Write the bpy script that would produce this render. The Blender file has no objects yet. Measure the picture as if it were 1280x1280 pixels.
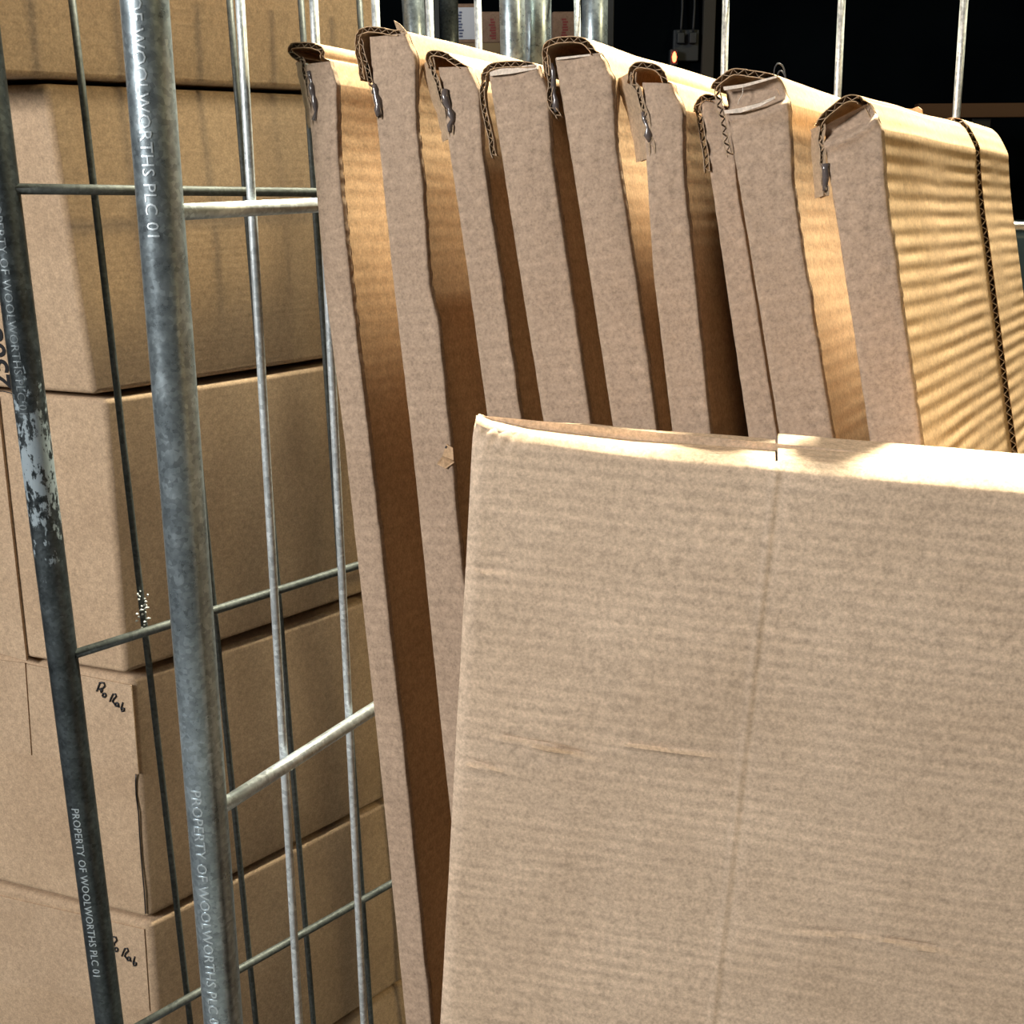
import bpy, bmesh, math, random
from mathutils import Vector, Matrix, noise
random.seed(7)
S = bpy.context.scene
COL = S.collection
V = Vector

# ------------------------------------------------------------------ camera
F = 1520.0
CAM = V((0, 0, 1.75))
up_c = V((-40, 5251, F)).normalized()              # world up in camera axes
fw_c = V((0, 0, -1)); fw_c = (fw_c - up_c * fw_c.dot(up_c)).normalized()
rt_c = fw_c.cross(up_c)
ROT = Matrix((rt_c, fw_c, up_c))                    # camera axes -> world
cam_d = bpy.data.cameras.new('camera'); cam = bpy.data.objects.new('camera', cam_d); COL.objects.link(cam)
cam_d.sensor_width = 36; cam_d.lens = 36 * F / 1280; cam_d.clip_start = .02
cam.matrix_world = Matrix.Translation(CAM) @ ROT.to_4x4()
S.camera = cam

# ------------------------------------------------------------------ world, lamps, exposure
S.view_settings.view_transform = 'Standard'; S.view_settings.look = 'None'
S.view_settings.gamma = 1; S.view_settings.use_curve_mapping = False
S.view_settings.exposure = 0.0
w = bpy.data.worlds.new('world'); S.world = w; w.use_nodes = True
bg = w.node_tree.nodes['Background']; bg.inputs[0].default_value = (.75, .88, 1, 1); bg.inputs[1].default_value = .022

def area(name, loc, target, sx, sy, power, color, spread=180):
    l = bpy.data.lights.new(name, 'AREA'); l.shape = 'RECTANGLE'; l.size = sx; l.size_y = sy
    l.energy = power; l.color = color; l.spread = math.radians(spread)
    o = bpy.data.objects.new(name, l); COL.objects.link(o); o.location = loc
    o.rotation_euler = (V(target) - V(loc)).to_track_quat('-Z', 'Y').to_euler()
    return o
area('warm_side_lamp', (3.9, -.35, 4.4), (.1, 1.2, 1.5), .75, .75, 92, (1, .80, .43))
area('rear_ceiling_lamp', (.66, 2.2, 4.4), (.35, 1.0, 1.7), .35, .35, 72, (1, .93, .70), 46)
area('left_soft_light', (-3.0, -1.1, 2.9), (0, 1, 1.3), 1.0, 1.0, 245, (1, .985, .97))  # unseen soft light from the left, behind the camera

# ------------------------------------------------------------------ helpers: pixels -> world points
def ray(u, v):
    return (ROT @ V(((u - 640) / F, (640 - v) / F, -1))).normalized()
def on_plane(u, v, p, n):
    d = ray(u, v); return CAM + d * ((p - CAM).dot(n) / d.dot(n))
def at_y(u, v, Y):
    return on_plane(u, v, V((0, Y, 0)), V((0, 1, 0)))
def hdir(deg):                                     # horizontal direction, angle from forward towards right
    a = math.radians(deg); return V((math.sin(a), math.cos(a), 0))

def props(o, label=None, cat=None, group=None, kind=None):
    if label: o['label'] = label
    if cat: o['category'] = cat
    if group: o['group'] = group
    if kind: o['kind'] = kind
    return o
def empty(name, M, label, cat, group=None):
    o = bpy.data.objects.new(name, None); COL.objects.link(o); o.matrix_world = M
    o.empty_display_size = .05
    return props(o, label, cat, group)

class MB:
    """collects faces, keeps a metre-scale UV"""
    def __init__(s): s.v = []; s.f = []; s.uv = []; s.sm = []
    def vert(s, p): s.v.append(tuple(p)); return len(s.v) - 1
    def face(s, idx, uvs=None, smooth=False):
        s.f.append(tuple(idx)); s.uv.append(uvs); s.sm.append(smooth)
    def box(s, c, h, ax=None):
        c = V(c); X, Y, Z = ax if ax else (V((1,0,0)), V((0,1,0)), V((0,0,1)))
        i = [s.vert(c + X*h[0]*a + Y*h[1]*b + Z*h[2]*d) for a in (-1,1) for b in (-1,1) for d in (-1,1)]
        for q in ((0,1,3,2),(4,6,7,5),(0,4,5,1),(2,3,7,6),(0,2,6,4),(1,5,7,3)):
            s.face([i[k] for k in q])
    def tube(s, pts, r, n=12, cap=True):
        pts = [V(p) for p in pts]; rings = []
        ref = None
        for k, p in enumerate(pts):
            t = (pts[min(k+1, len(pts)-1)] - pts[max(k-1, 0)]).normalized()
            if ref is None:
                ref = t.orthogonal().normalized()
            ref = (ref - t * ref.dot(t)).normalized(); b = t.cross(ref)
            rr = r[k] if isinstance(r, (list, tuple)) else r
            rings.append([s.vert(p + (ref*math.cos(2*math.pi*j/n) + b*math.sin(2*math.pi*j/n))*rr) for j in range(n)])
        for k in range(len(pts)-1):
            for j in range(n):
                s.face((rings[k][j], rings[k][(j+1)%n], rings[k+1][(j+1)%n], rings[k+1][j]), None, True)
        if cap:
            s.face(rings[0][::-1]); s.face(rings[-1])
    def grid(s, P, UV=None, smooth=True, flip=False):
        R, Cn = len(P), len(P[0])
        ids = [[s.vert(p) for p in row] for row in P]
        for i in range(R-1):
            for j in range(Cn-1):
                q = [(i,j),(i,j+1),(i+1,j+1),(i+1,j)]
                if flip: q = q[::-1]
                s.face([ids[a][b] for a, b in q], [UV[a][b] for a, b in q] if UV else None, smooth)
        return ids
    def build(s, name, mat, parent=None, M=None, bevel=0, seg=2, sharp=None):
        me = bpy.data.meshes.new(name); me.from_pydata(s.v, [], s.f); 
        uvl = me.uv_layers.new(name='UVMap'); k = 0
        for fi, f in enumerate(s.f):
            u = s.uv[fi]
            if u is None:
                a, b, c = V(s.v[f[0]]), V(s.v[f[1]]), V(s.v[f[2]])
                n = (b-a).cross(c-a); ax = max(range(3), key=lambda q: abs(n[q]))
                u = [((s.v[i][1], s.v[i][2]) if ax == 0 else (s.v[i][0], s.v[i][2]) if ax == 1 else (s.v[i][1], s.v[i][0])) for i in f]
            for q in u: uvl.data[k].uv = q; k += 1
        me.polygons.foreach_set('use_smooth', s.sm)
        me.materials.append(mat); me.update()
        o = bpy.data.objects.new(name, me); COL.objects.link(o)
        if parent: o.parent = parent
        if M is not None: o.matrix_local = M
        if bevel:
            m = o.modifiers.new('bevel', 'BEVEL'); m.width = bevel; m.segments = seg; m.limit_method = 'ANGLE'; m.angle_limit = .6
            for p in me.polygons: p.use_smooth = True
            me.set_sharp_from_angle(angle=1.0) if hasattr(me, 'set_sharp_from_angle') else None
            wn = o.modifiers.new('normals', 'WEIGHTED_NORMAL')
        elif sharp:
            me.set_sharp_from_angle(angle=sharp)
        return o

def frame(origin, x, z):                           # local frame from x axis and z axis
    z = z.normalized(); x = (x - z * x.dot(z)).normalized(); y = z.cross(x)
    M = Matrix((x, y, z)).transposed().to_4x4(); M.translation = origin; return M

# ------------------------------------------------------------------ materials
def new_mat(name):
    m = bpy.data.materials.new(name); m.use_nodes = True
    nt = m.node_tree; return m, nt, nt.nodes['Principled BSDF']
def N(nt, t, **k):
    n = nt.nodes.new(t)
    for a, b in k.items():
        if a in n.inputs: n.inputs[a].default_value = b
        else: setattr(n, a, b)
    return n
def ramp(nt, stops):
    r = nt.nodes.new('ShaderNodeValToRGB'); e = r.color_ramp.elements
    while len(e) < len(stops): e.new(.5)
    for x, (p, c) in zip(e, stops): x.position = p; x.color = c if len(c) == 4 else (*c, 1)
    return r
def mixc(nt, fac, a, b, mode='MIX'):
    m = nt.nodes.new('ShaderNodeMix'); m.data_type = 'RGBA'; m.blend_type = mode
    for sock, val in ((m.inputs[0], fac), (m.inputs[6], a), (m.inputs[7], b)):
        if isinstance(val, (int, float)): sock.default_value = val
        elif isinstance(val, tuple): sock.default_value = (*val[:3], 1)
        else: nt.links.new(val, sock)
    return m.outputs[2]
def math_n(nt, op, a, b):
    m = nt.nodes.new('ShaderNodeMath'); m.operation = op
    for s_, val in ((m.inputs[0], a), (m.inputs[1], b)):
        if isinstance(val, (int, float)): s_.default_value = val
        else: nt.links.new(val, s_)
    return m.outputs[0]

def cardboard(name, col, ripple=.5, period=.009, speck=.5, tint=.0, rough=.82, rip_col=.12, axis='Y'):
    m, nt, b = new_mat(name); L = nt.links.new
    tc = N(nt, 'ShaderNodeTexCoord')
    fine = N(nt, 'ShaderNodeTexNoise', Scale=420.0, Detail=4.0, Roughness=.7); L(tc.outputs['Object'], fine.inputs['Vector'])
    mid = N(nt, 'ShaderNodeTexNoise', Scale=130.0, Detail=5.0, Roughness=.65); L(tc.outputs['Object'], mid.inputs['Vector'])
    big = N(nt, 'ShaderNodeTexNoise', Scale=7.0, Detail=3.0); L(tc.outputs['Object'], big.inputs['Vector'])
    c1 = tuple(min(1, x*1.55) for x in col); c0 = tuple(x*.50 for x in col)
    r1 = ramp(nt, [(.30, c0), (.5, col), (.72, c1)]); L(fine.outputs[0], r1.inputs[0])
    r2 = ramp(nt, [(.32, tuple(x*.72 for x in col)), (.68, tuple(min(1, x*1.28) for x in col))]); L(mid.outputs[0], r2.inputs[0])
    c = mixc(nt, .5, r1.outputs[0], r2.outputs[0])
    r3 = ramp(nt, [(.3, (.86, .83, .80)), (.7, (1.08, 1.08, 1.08))]); L(big.outputs[0], r3.inputs[0])
    c = mixc(nt, .8, c, r3.outputs[0], 'MULTIPLY')
    uv = N(nt, 'ShaderNodeUVMap'); uv.uv_map = 'UVMap'
    wav = N(nt, 'ShaderNodeTexWave', Scale=2*math.pi/period/20*1.0, Distortion=.8, Detail=1.5)
    wav.bands_direction = axis; wav.inputs['Detail Scale'].default_value = .35
    L(uv.outputs[0], wav.inputs['Vector'])
    mk = N(nt, 'ShaderNodeTexNoise', Scale=9.0, Detail=2.0)
    mp = N(nt, 'ShaderNodeMapping'); mp.inputs['Scale'].default_value = (.8, 2.2, 1)
    L(uv.outputs[0], mp.inputs['Vector']); L(mp.outputs[0], mk.inputs['Vector'])
    mr = ramp(nt, [(.30, (.12,)*3), (.68, (1,)*3)]); L(mk.outputs[0], mr.inputs[0])
    wm = math_n(nt, 'MULTIPLY', wav.outputs['Fac'], mr.outputs[0])
    rip = ramp(nt, [(0, (1-rip_col,)*3), (.6, (1.03,)*3)]); L(wm, rip.inputs[0])
    if rip_col: c = mixc(nt, 1.0, c, rip.outputs[0], 'MULTIPLY')
    L(c, b.inputs['Base Color']); b.inputs['Roughness'].default_value = rough
    b.inputs['Specular IOR Level'].default_value = .25
    bp = N(nt, 'ShaderNodeBump', Strength=ripple, Distance=.0012); L(wm, bp.inputs['Height'])
    bp2 = N(nt, 'ShaderNodeBump', Strength=.35, Distance=.0006); L(mid.outputs[0], bp2.inputs['Height']); L(bp.outputs[0], bp2.inputs['Normal'])
    L(bp2.outputs[0], b.inputs['Normal'])
    return m
KRAFT = cardboard('kraft_board', (.47, .315, .185), ripple=.10, rip_col=.03, period=.0125)
KRAFT_RIB = cardboard('kraft_board_ribbed', (.42, .285, .16), ripple=.40, rip_col=.12, period=.0125)
KRAFT_FRONT = cardboard('kraft_board_end', (.37, .268, .19), ripple=.22, rip_col=.05, period=.011)  # end panels darkened: their weaker light is put into the board colour
KRAFT_FG = cardboard('kraft_board_foreground', (.56, .425, .305), ripple=.30, rip_col=.09, period=.0090)  # lightened against the end panels: stronger light put into the colour
KRAFT_BOX = cardboard('kraft_board_box', (.46, .33, .215), ripple=.04, rip_col=0)
KRAFT_FLAP = cardboard('kraft_board_box_end', (.47, .34, .225), ripple=.04, rip_col=0)
KRAFT_EDGE = cardboard('kraft_board_torn', (.34, .245, .16), ripple=.0, rip_col=0)
def plain(name, col, rough=.5, metal=0, **k):
    m, nt, b = new_mat(name); b.inputs['Base Color'].default_value = (*col, 1)
    b.inputs['Roughness'].default_value = rough; b.inputs['Metallic'].default_value = metal
    for a, v_ in k.items(): b.inputs[a.replace('_', ' ')].default_value = v_
    return m
INK = plain('black_ink', (.01, .01, .012), .45)
FLUTE_L = plain('pale_flute_paper', (.60, .50, .40), .9)
FLUTE = plain('flute_paper', (.36, .25, .155), .9)

def galvanised(name, base, dark, rough=.38, paint=None, grime=.4, met=.9):
    m, nt, b = new_mat(name); L = nt.links.new
    tc = N(nt, 'ShaderNodeTexCoord')
    sp = N(nt, 'ShaderNodeTexVoronoi', Scale=260.0); L(tc.outputs['Object'], sp.inputs['Vector'])
    n1 = N(nt, 'ShaderNodeTexNoise', Scale=38.0, Detail=6.0, Roughness=.7); L(tc.outputs['Object'], n1.inputs['Vector'])
    n2 = N(nt, 'ShaderNodeTexNoise', Scale=4.5, Detail=4.0); L(tc.outputs['Object'], n2.inputs['Vector'])
    r1 = ramp(nt, [(.0, tuple(x*.70 for x in base)), (1, tuple(min(1, x*1.35) for x in base))]); L(sp.outputs['Color'], r1.inputs[0])
    r2 = ramp(nt, [(.38, dark), (.60, (1, 1, 1))]); L(n1.outputs[0], r2.inputs[0])
    c = mixc(nt, grime, r1.outputs[0], r2.outputs[0], 'MULTIPLY')
    r3 = ramp(nt, [(.4, (.62,)*3), (.62, (1.1,)*3)]); L(n2.outputs[0], r3.inputs[0])
    c = mixc(nt, .8, c, r3.outputs[0], 'MULTIPLY')
    metal = met
    if paint:
        z0, z1, pc = paint
        sx = N(nt, 'ShaderNodeSeparateXYZ'); L(tc.outputs['Object'], sx.inputs[0])
        a = math_n(nt, 'SUBTRACT', sx.outputs[2], z0); a = math_n(nt, 'ABSOLUTE', a, 0)
        a = math_n(nt, 'DIVIDE', a, z1); a = math_n(nt, 'SUBTRACT', 1.0, a)
        mpn = N(nt, 'ShaderNodeMapping'); mpn.inputs['Scale'].default_value = (1, 1, .45); L(tc.outputs['Object'], mpn.inputs[0])
        n3 = N(nt, 'ShaderNodeTexNoise', Scale=120.0, Detail=6.0, Roughness=.7); L(mpn.outputs[0], n3.inputs['Vector'])
        t = math_n(nt, 'MULTIPLY', a, .34); t = math_n(nt, 'ADD', t, n3.outputs[0])
        rp = ramp(nt, [(.755, (0,)*3), (.79, (1,)*3)]); L(t, rp.inputs[0])
        c = mixc(nt, rp.outputs[0], c, pc)
        mm = math_n(nt, 'MULTIPLY', rp.outputs[0], -.8); mm = math_n(nt, 'ADD', mm, met); L(mm, b.inputs['Metallic'])
    else:
        b.inputs['Metallic'].default_value = met
    L(c, b.inputs['Base Color'])
    rr = ramp(nt, [(.3, (rough*.8,)*3), (.7, (rough*1.35,)*3)]); L(n1.outputs[0], rr.inputs[0]); L(rr.outputs[0], b.inputs['Roughness'])
    bp = N(nt, 'ShaderNodeBump', Strength=.25, Distance=.0006); L(n1.outputs[0], bp.inputs['Height']); L(bp.outputs[0], b.inputs['Normal'])
    return m
ZINC = galvanised('galvanised_steel', (.39, .46, .49), (.28, .31, .34), .30, met=.72)
ZINC_WIRE = galvanised('galvanised_wire', (.70, .76, .78), (.55, .58, .6), .40, grime=.2, met=.55)
ZINC_DIRTY = galvanised('dull_dirty_steel', (.13, .155, .165), (.3, .3, .3), .40, paint=(.60, .20, (.30, .36, .39)))
ZINC_DARK = galvanised('dull_grey_wire', (.13, .145, .14), (.5, .5, .48), .55, grime=.5, met=.55)
STAMP = plain('stamped_letter_metal', (.66, .74, .78), .38, .7)
STAMP_DULL = plain('stamped_letter_dull', (.42, .48, .50), .35, .9)
WHITE_BIT = plain('white_lump', (.75, .79, .8), .45)
GLUE = plain('dried_glue', (.11, .09, .085), .14, 0, Specular_IOR_Level=.8)

# ------------------------------------------------------------------ setting
def slab(name, c, h, mat):
    m = MB(); m.box((0,0,0), h); o = m.build(name, mat); o.location = c; return props(o, kind='structure')
conc, nt, b = new_mat('dark_concrete')
tc = N(nt, 'ShaderNodeTexCoord'); n1 = N(nt, 'ShaderNodeTexNoise', Scale=6.0, Detail=8.0); nt.links.new(tc.outputs['Object'], n1.inputs['Vector'])
r1 = ramp(nt, [(.3, (.09, .095, .10)), (.7, (.17, .175, .18))]); nt.links.new(n1.outputs[0], r1.inputs[0]); nt.links.new(r1.outputs[0], b.inputs['Base Color']); b.inputs['Roughness'].default_value = .75
blk, nt, b = new_mat('darkened_wall')  # near-black colour holds the darkness of the unlit room
tc = N(nt, 'ShaderNodeTexCoord'); n1 = N(nt, 'ShaderNodeTexNoise', Scale=3.0, Detail=6.0); nt.links.new(tc.outputs['Object'], n1.inputs['Vector'])
r1 = ramp(nt, [(.3, (.0012, .002, .0028)), (.7, (.0025, .0038, .005))]); nt.links.new(n1.outputs[0], r1.inputs[0]); nt.links.new(r1.outputs[0], b.inputs['Base Color']); b.inputs['Roughness'].default_value = .8
b.inputs['Specular IOR Level'].default_value = .0
slab('floor', (0, 1.0, -.05), (4, 4.2, .05), conc)
slab('wall_back', (0, 4.6, 1.9), (4, .06, 1.9), blk)
slab('wall_left', (-3.2, 1.0, 1.9), (.06, 4.2, 1.9), blk)

# ------------------------------------------------------------------ roll cages
def rod(name, a, b_, r, mat, root, n=14):
    """round bar between two world points, as a child of root, with its own axis along local z"""
    a, b_ = V(a), V(b_); d = b_ - a; L = d.length
    M = frame(a, V((1, 0, 0)) if abs(d.normalized().x) < .8 else V((0, 1, 0)), d)
    k = max(2, int(L/.15)); m = MB()
    m.tube([(0, 0, L*i/k) for i in range(k+1)], r, n)
    o = m.build(name, mat); o.parent = root
    o.matrix_local = root.matrix_world.inverted() @ M
    return o
def extend(a, b_, za, zb):                         # line through a,b cut at heights za and zb
    d = (b_ - a) / (b_.z - a.z)
    return a + d*(za - a.z), a + d*(zb - a.z)

def lettering(text, post, start, r, ang, size, mat, spacing=1.05):
    """raised letters wrapped round a post; start = world point where the text begins, reads downward"""
    cu = bpy.data.curves.new('t', 'FONT'); cu.body = text; cu.size = size; cu.extrude = .0002; cu.space_character = spacing; cu.resolution_u = 2
    t = bpy.data.objects.new('t', cu); COL.objects.link(t)
    me = bpy.data.meshes.new_from_object(t.evaluated_get(bpy.context.evaluated_depsgraph_get()))
    bpy.data.objects.remove(t)
    bm = bmesh.new(); bm.from_mesh(me); bmesh.ops.triangulate(bm, faces=bm.faces)
    for _ in range(2):
        bmesh.ops.subdivide_edges(bm, edges=[e for e in bm.edges if abs(e.verts[0].co.y - e.verts[1].co.y) > .0022], cuts=1)
        bmesh.ops.triangulate(bm, faces=[f for f in bm.faces if len(f.verts) > 3])
    bm.to_mesh(me); bm.free()
    inv = post.matrix_world.inverted(); s0 = inv @ start
    Mw = post.matrix_world
    zdir = 1 if (Mw.to_3x3() @ V((0, 0, 1))).z > 0 else -1
    for v_ in me.vertices:
        a = ang + v_.co.y / r * zdir
        rad = r + .00015 + v_.co.z
        v_.co = (rad*math.cos(a), rad*math.sin(a), s0.z - zdir*v_.co.x)
    me.materials.append(mat)
    o = bpy.data.objects.new('stamped_lettering', me); COL.objects.link(o); o.parent = post
    return o
def cam_angle(post, p, off):                       # angle around the post that faces the camera at p, turned by off radians
    q = post.matrix_world.inverted() @ CAM; a = math.atan2(q.y, q.x)
    return a + off

# --- near cage (holds the flat cartons)
DN = hdir(28.2); RN = V((DN.y, -DN.x, 0))          # side panel direction, across direction
post_y = 1.0
p0 = at_y(180.5, 0, post_y*1.0); 
near0 = V(((193-640)/1582*1.0, 1.0, 0))
NP = RN                                             # normal of the side panel
def near_pt(u, v): return on_plane(u, v, near0, NP)
cage = empty('roll_cage', Matrix.Translation((near0.x, near0.y, 0)),
             'pale galvanised roll cage holding the leaning flat cartons, its thick post in front', 'roll cage')
bpy.context.view_layer.update()
a, b_ = extend(near_pt(180.5, 0), near_pt(279.5, 1280), 2.02, .14)
post = rod('post', a, b_, .0185, ZINC, cage, 28)
wires_n = [((300, 0), (374, 1280)), ((392, 0), (455, 1280)), ((469, 0), (519, 1280)), ((536.5, 0), (577, 1280)), ((597, 0), (630, 1280))]
# wires sit on the outer side of the crossbars
def near_out(u, v): return on_plane(u, v, near0 - NP*.004, NP)
for (q, r_) in wires_n:
    a, b_ = extend(near_out(*q), near_out(*r_), 1.96, .17); rod('upright_wire', a, b_, .0041, ZINC_WIRE, cage)
far_a, far_b = extend(near_pt(640, 0), near_pt(664, 1280), 2.02, .14)
rod('post', far_a, far_b, .0150, ZINC, cage, 24)
nin = near0 + NP*.009
def near_in(u, v): return on_plane(u, v, nin, NP)
def cross(q, r_, ext):
    a, b_ = near_in(*q), near_in(*r_); d = (b_-a).normalized(); return a, a + d*ext
a, b_ = cross((214, 265.5), (395, 256.5), .60); rod('crossbar', a, b_, .0068, ZINC_WIRE, cage)
a, b_ = cross((262, 1018), (467, 886), .60); rod('crossbar', a, b_, .0072, ZINC_WIRE, cage)
# back panel
dback = 1.415
bp0 = DN*dback
def back_pt(u, v): return on_plane(u, v, bp0, DN)
a, b_ = extend(back_pt(676, 0), back_pt(680, 60), 2.02, .14); b_ = V((a.x+.004, a.y, .14)); rod('post', a, b_, .0185, ZINC, cage, 24)
for (q, r_) in (((721.5, 0), (722, 40)), ((907.5, 0), (905.3, 85)), ((1052.2, 0), (1047.5, 120)), ((1205.4, 0), (1195.5, 160)), ((1368, 0), (1352, 160)), ((1545, 0), (1522, 160))):
    a = back_pt(*q); b_ = back_pt(*r_); d = (b_-a); tilt = max(-.02, min(.02, d.dot(RN)/abs(d.z)))
    top = a + V((0, 0, 1.96-a.z)) - RN*tilt*(1.96-a.z); bot = a + RN*tilt*(a.z-.17); bot.z = .17
    rod('upright_wire', top, bot, .0040, ZINC_WIRE, cage)
a = back_pt(1250, 282.5); b_ = back_pt(1280, 284.5)
zc = a.z; L0 = back_pt(676, 240); L0.z = zc; R0 = back_pt(1560, 300); R0.z = zc
rod('crossbar', L0 + DN*.008, R0 + DN*.008, .0042, ZINC_WIRE, cage)
for z in (.72, 1.96):
    L1 = L0.copy(); L1.z = z; R1 = R0.copy(); R1.z = z; rod('crossbar', L1 + DN*.008, R1 + DN*.008, .0042, ZINC_WIRE, cage)
# base tray and castors
m = MB(); cen = near0 + RN*.37 + DN*.32
m.box((cen.x, cen.y, .155), (.385, .36, .012), (RN, DN, V((0,0,1))))
for s_ in (-1, 1): m.box((cen.x + DN.x*.35*s_, cen.y + DN.y*.35*s_, .125), (.385, .012, .022), (RN, DN, V((0,0,1))))
o = m.build('base_tray', ZINC_DARK); o.parent = cage; o.matrix_local = cage.matrix_world.inverted()
for i in (-1, 1):
    for j in (-1, 1):
        c = cen + RN*.33*i + DN*.31*j; m = MB()
        m.tube([V((c.x, c.y, .05)) - RN*.014, V((c.x, c.y, .05)) + RN*.014], .05, 20)
        m.box((c.x, c.y, .105), (.03, .02, .012), (RN, DN, V((0,0,1))))
        o = m.build('castor', ZINC_DARK); o.parent = cage; o.matrix_local = cage.matrix_world.inverted()
bpy.context.view_layer.update()
lettering('PROPERTY OF WOOLWORTHS PLC 01', post, near_pt(262, 972), .0185, cam_angle(post, 0, .75), .0142, STAMP)
lettering('PROPERTY OF WOOLWORTHS PLC 01', post, near_pt(172, -136), .0185, cam_angle(post, 0, .65), .0142, STAMP)

# --- left cage (holds the stacked boxes)
DF = hdir(40.7); RF = V((DF.y, -DF.x, 0))
far0 = V(((0-640)/1582*1.34, 1.34, 0))
def far_pt(u, v, off=0): return on_plane(u, v, far0 + RF*off, RF)
cage2 = empty('roll_cage', Matrix.Translation((far0.x, far0.y, 0)),
              'dull dark grey roll cage at the left with stacked brown boxes inside', 'roll cage')
bpy.context.view_layer.update()
a, b_ = extend(far_pt(27, 420), far_pt(137, 1280), 2.02, .14); post2 = rod('post', a, b_, .0175, ZINC_DIRTY, cage2, 28)
for (q, r_) in (((90, 0), (238, 1280)), ((191, 0), (320, 1280)), ((287, 0), (392, 1280)), ((376, 0), (464, 1280)), ((449, 0), (530, 1280))):
    a, b_ = extend(far_pt(*q), far_pt(*r_), 1.96, .17); rod('upright_wire', a, b_, .0042, ZINC_DARK, cage2)
    if q[0] == 90: wire1 = (a, b_)
a, b_ = extend(far_pt(516, 0), far_pt(590, 1280), 2.02, .14); rod('post', a, b_, .0155, ZINC, cage2, 24)
for (q, r_) in (((14, 236), (395, 240.5)), ((92, 818), (446, 707)), ((150, 1296), (490, 1104))):
    a = far_pt(*q, .011); b_ = far_pt(*r_, .011); d = (b_-a).normalized()
    rod('crossbar', a, a + d*.72, .0058, ZINC_DARK, cage2)
m = MB(); cen2 = far0 - RF*.36 + DF*.36
m.box((cen2.x, cen2.y, .155), (.37, .38, .012), (RF, DF, V((0,0,1))))
o = m.build('base_tray', ZINC_DARK); o.parent = cage2; o.matrix_local = cage2.matrix_world.inverted()
for i in (-1, 1):
    for j in (-1, 1):
        c = cen2 + RF*.33*i + DF*.33*j; m = MB()
        m.tube([V((c.x, c.y, .05)) - RF*.014, V((c.x, c.y, .05)) + RF*.014], .05, 20)
        m.box((c.x, c.y, .105), (.03, .02, .012), (RF, DF, V((0,0,1))))
        o = m.build('castor', ZINC_DARK); o.parent = cage2; o.matrix_local = cage2.matrix_world.inverted()
bpy.context.view_layer.update()
lettering('PROPERTY OF WOOLWORTHS PLC 01', post2, far_pt(93, 1005), .0175, cam_angle(post2, 0, .75), .0136, STAMP)
lettering('PROPERTY OF WOOLWORTHS PLC 01', post2, far_pt(5, 235), .0175, cam_angle(post2, 0, .75), .0136, STAMP_DULL)
# small white lumps on the first wire
m = MB(); rr = random.Random(3)
for k in range(22):
    c = far_pt(177 + rr.uniform(-5, 7), 740 + k*2.1, .005 + rr.uniform(-.001, .003))
    e = c + RF*rr.uniform(-.001, .003) + DF*rr.uniform(-.006, .006) + V((0, 0, rr.uniform(-.002, .002)))
    m.tube([c, (c+e)/2 + V((0,0,.0004)), e], [.0007, .0016, .0006], 6)
o = m.build('white_lumps', WHITE_BIT); o.parent = cage2; o.matrix_local = cage2.matrix_world.inverted()

# --- cage further back, seen through the gap
third = V((.13, 1.86, 0))
cage3 = empty('roll_cage', Matrix.Translation(third), 'galvanised roll cage further back, only its two uprights seen above the second flat carton', 'roll cage')
bpy.context.view_layer.update()
for (u, Y, r_) in ((743.5, 1.86, .0185), (560.5, 2.45, .018)):
    a = at_y(u, 0, Y); rod('post', V((a.x, a.y, 2.05)), V((a.x+.004, a.y, .14)), r_, ZINC, cage3, 24)
qa, qb = at_y(743.5, 0, 1.86), at_y(560.5, 0, 2.45)
for z in (1.18, .6, .15): rod('crossbar', V((qa.x, qa.y, z)), V((qb.x, qb.y, z)), .007, ZINC_DARK, cage3)
for k, u in enumerate((743, 560)):
    c = (qa, qb)[k]; m = MB()
    m.tube([(c.x-.014, c.y, .05), (c.x+.014, c.y, .05)], .05, 20); m.box((c.x, c.y, .12), (.02, .03, .025))
    o = m.build('castor', ZINC_DARK); o.parent = cage3; o.matrix_local = cage3.matrix_world.inverted()

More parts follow.
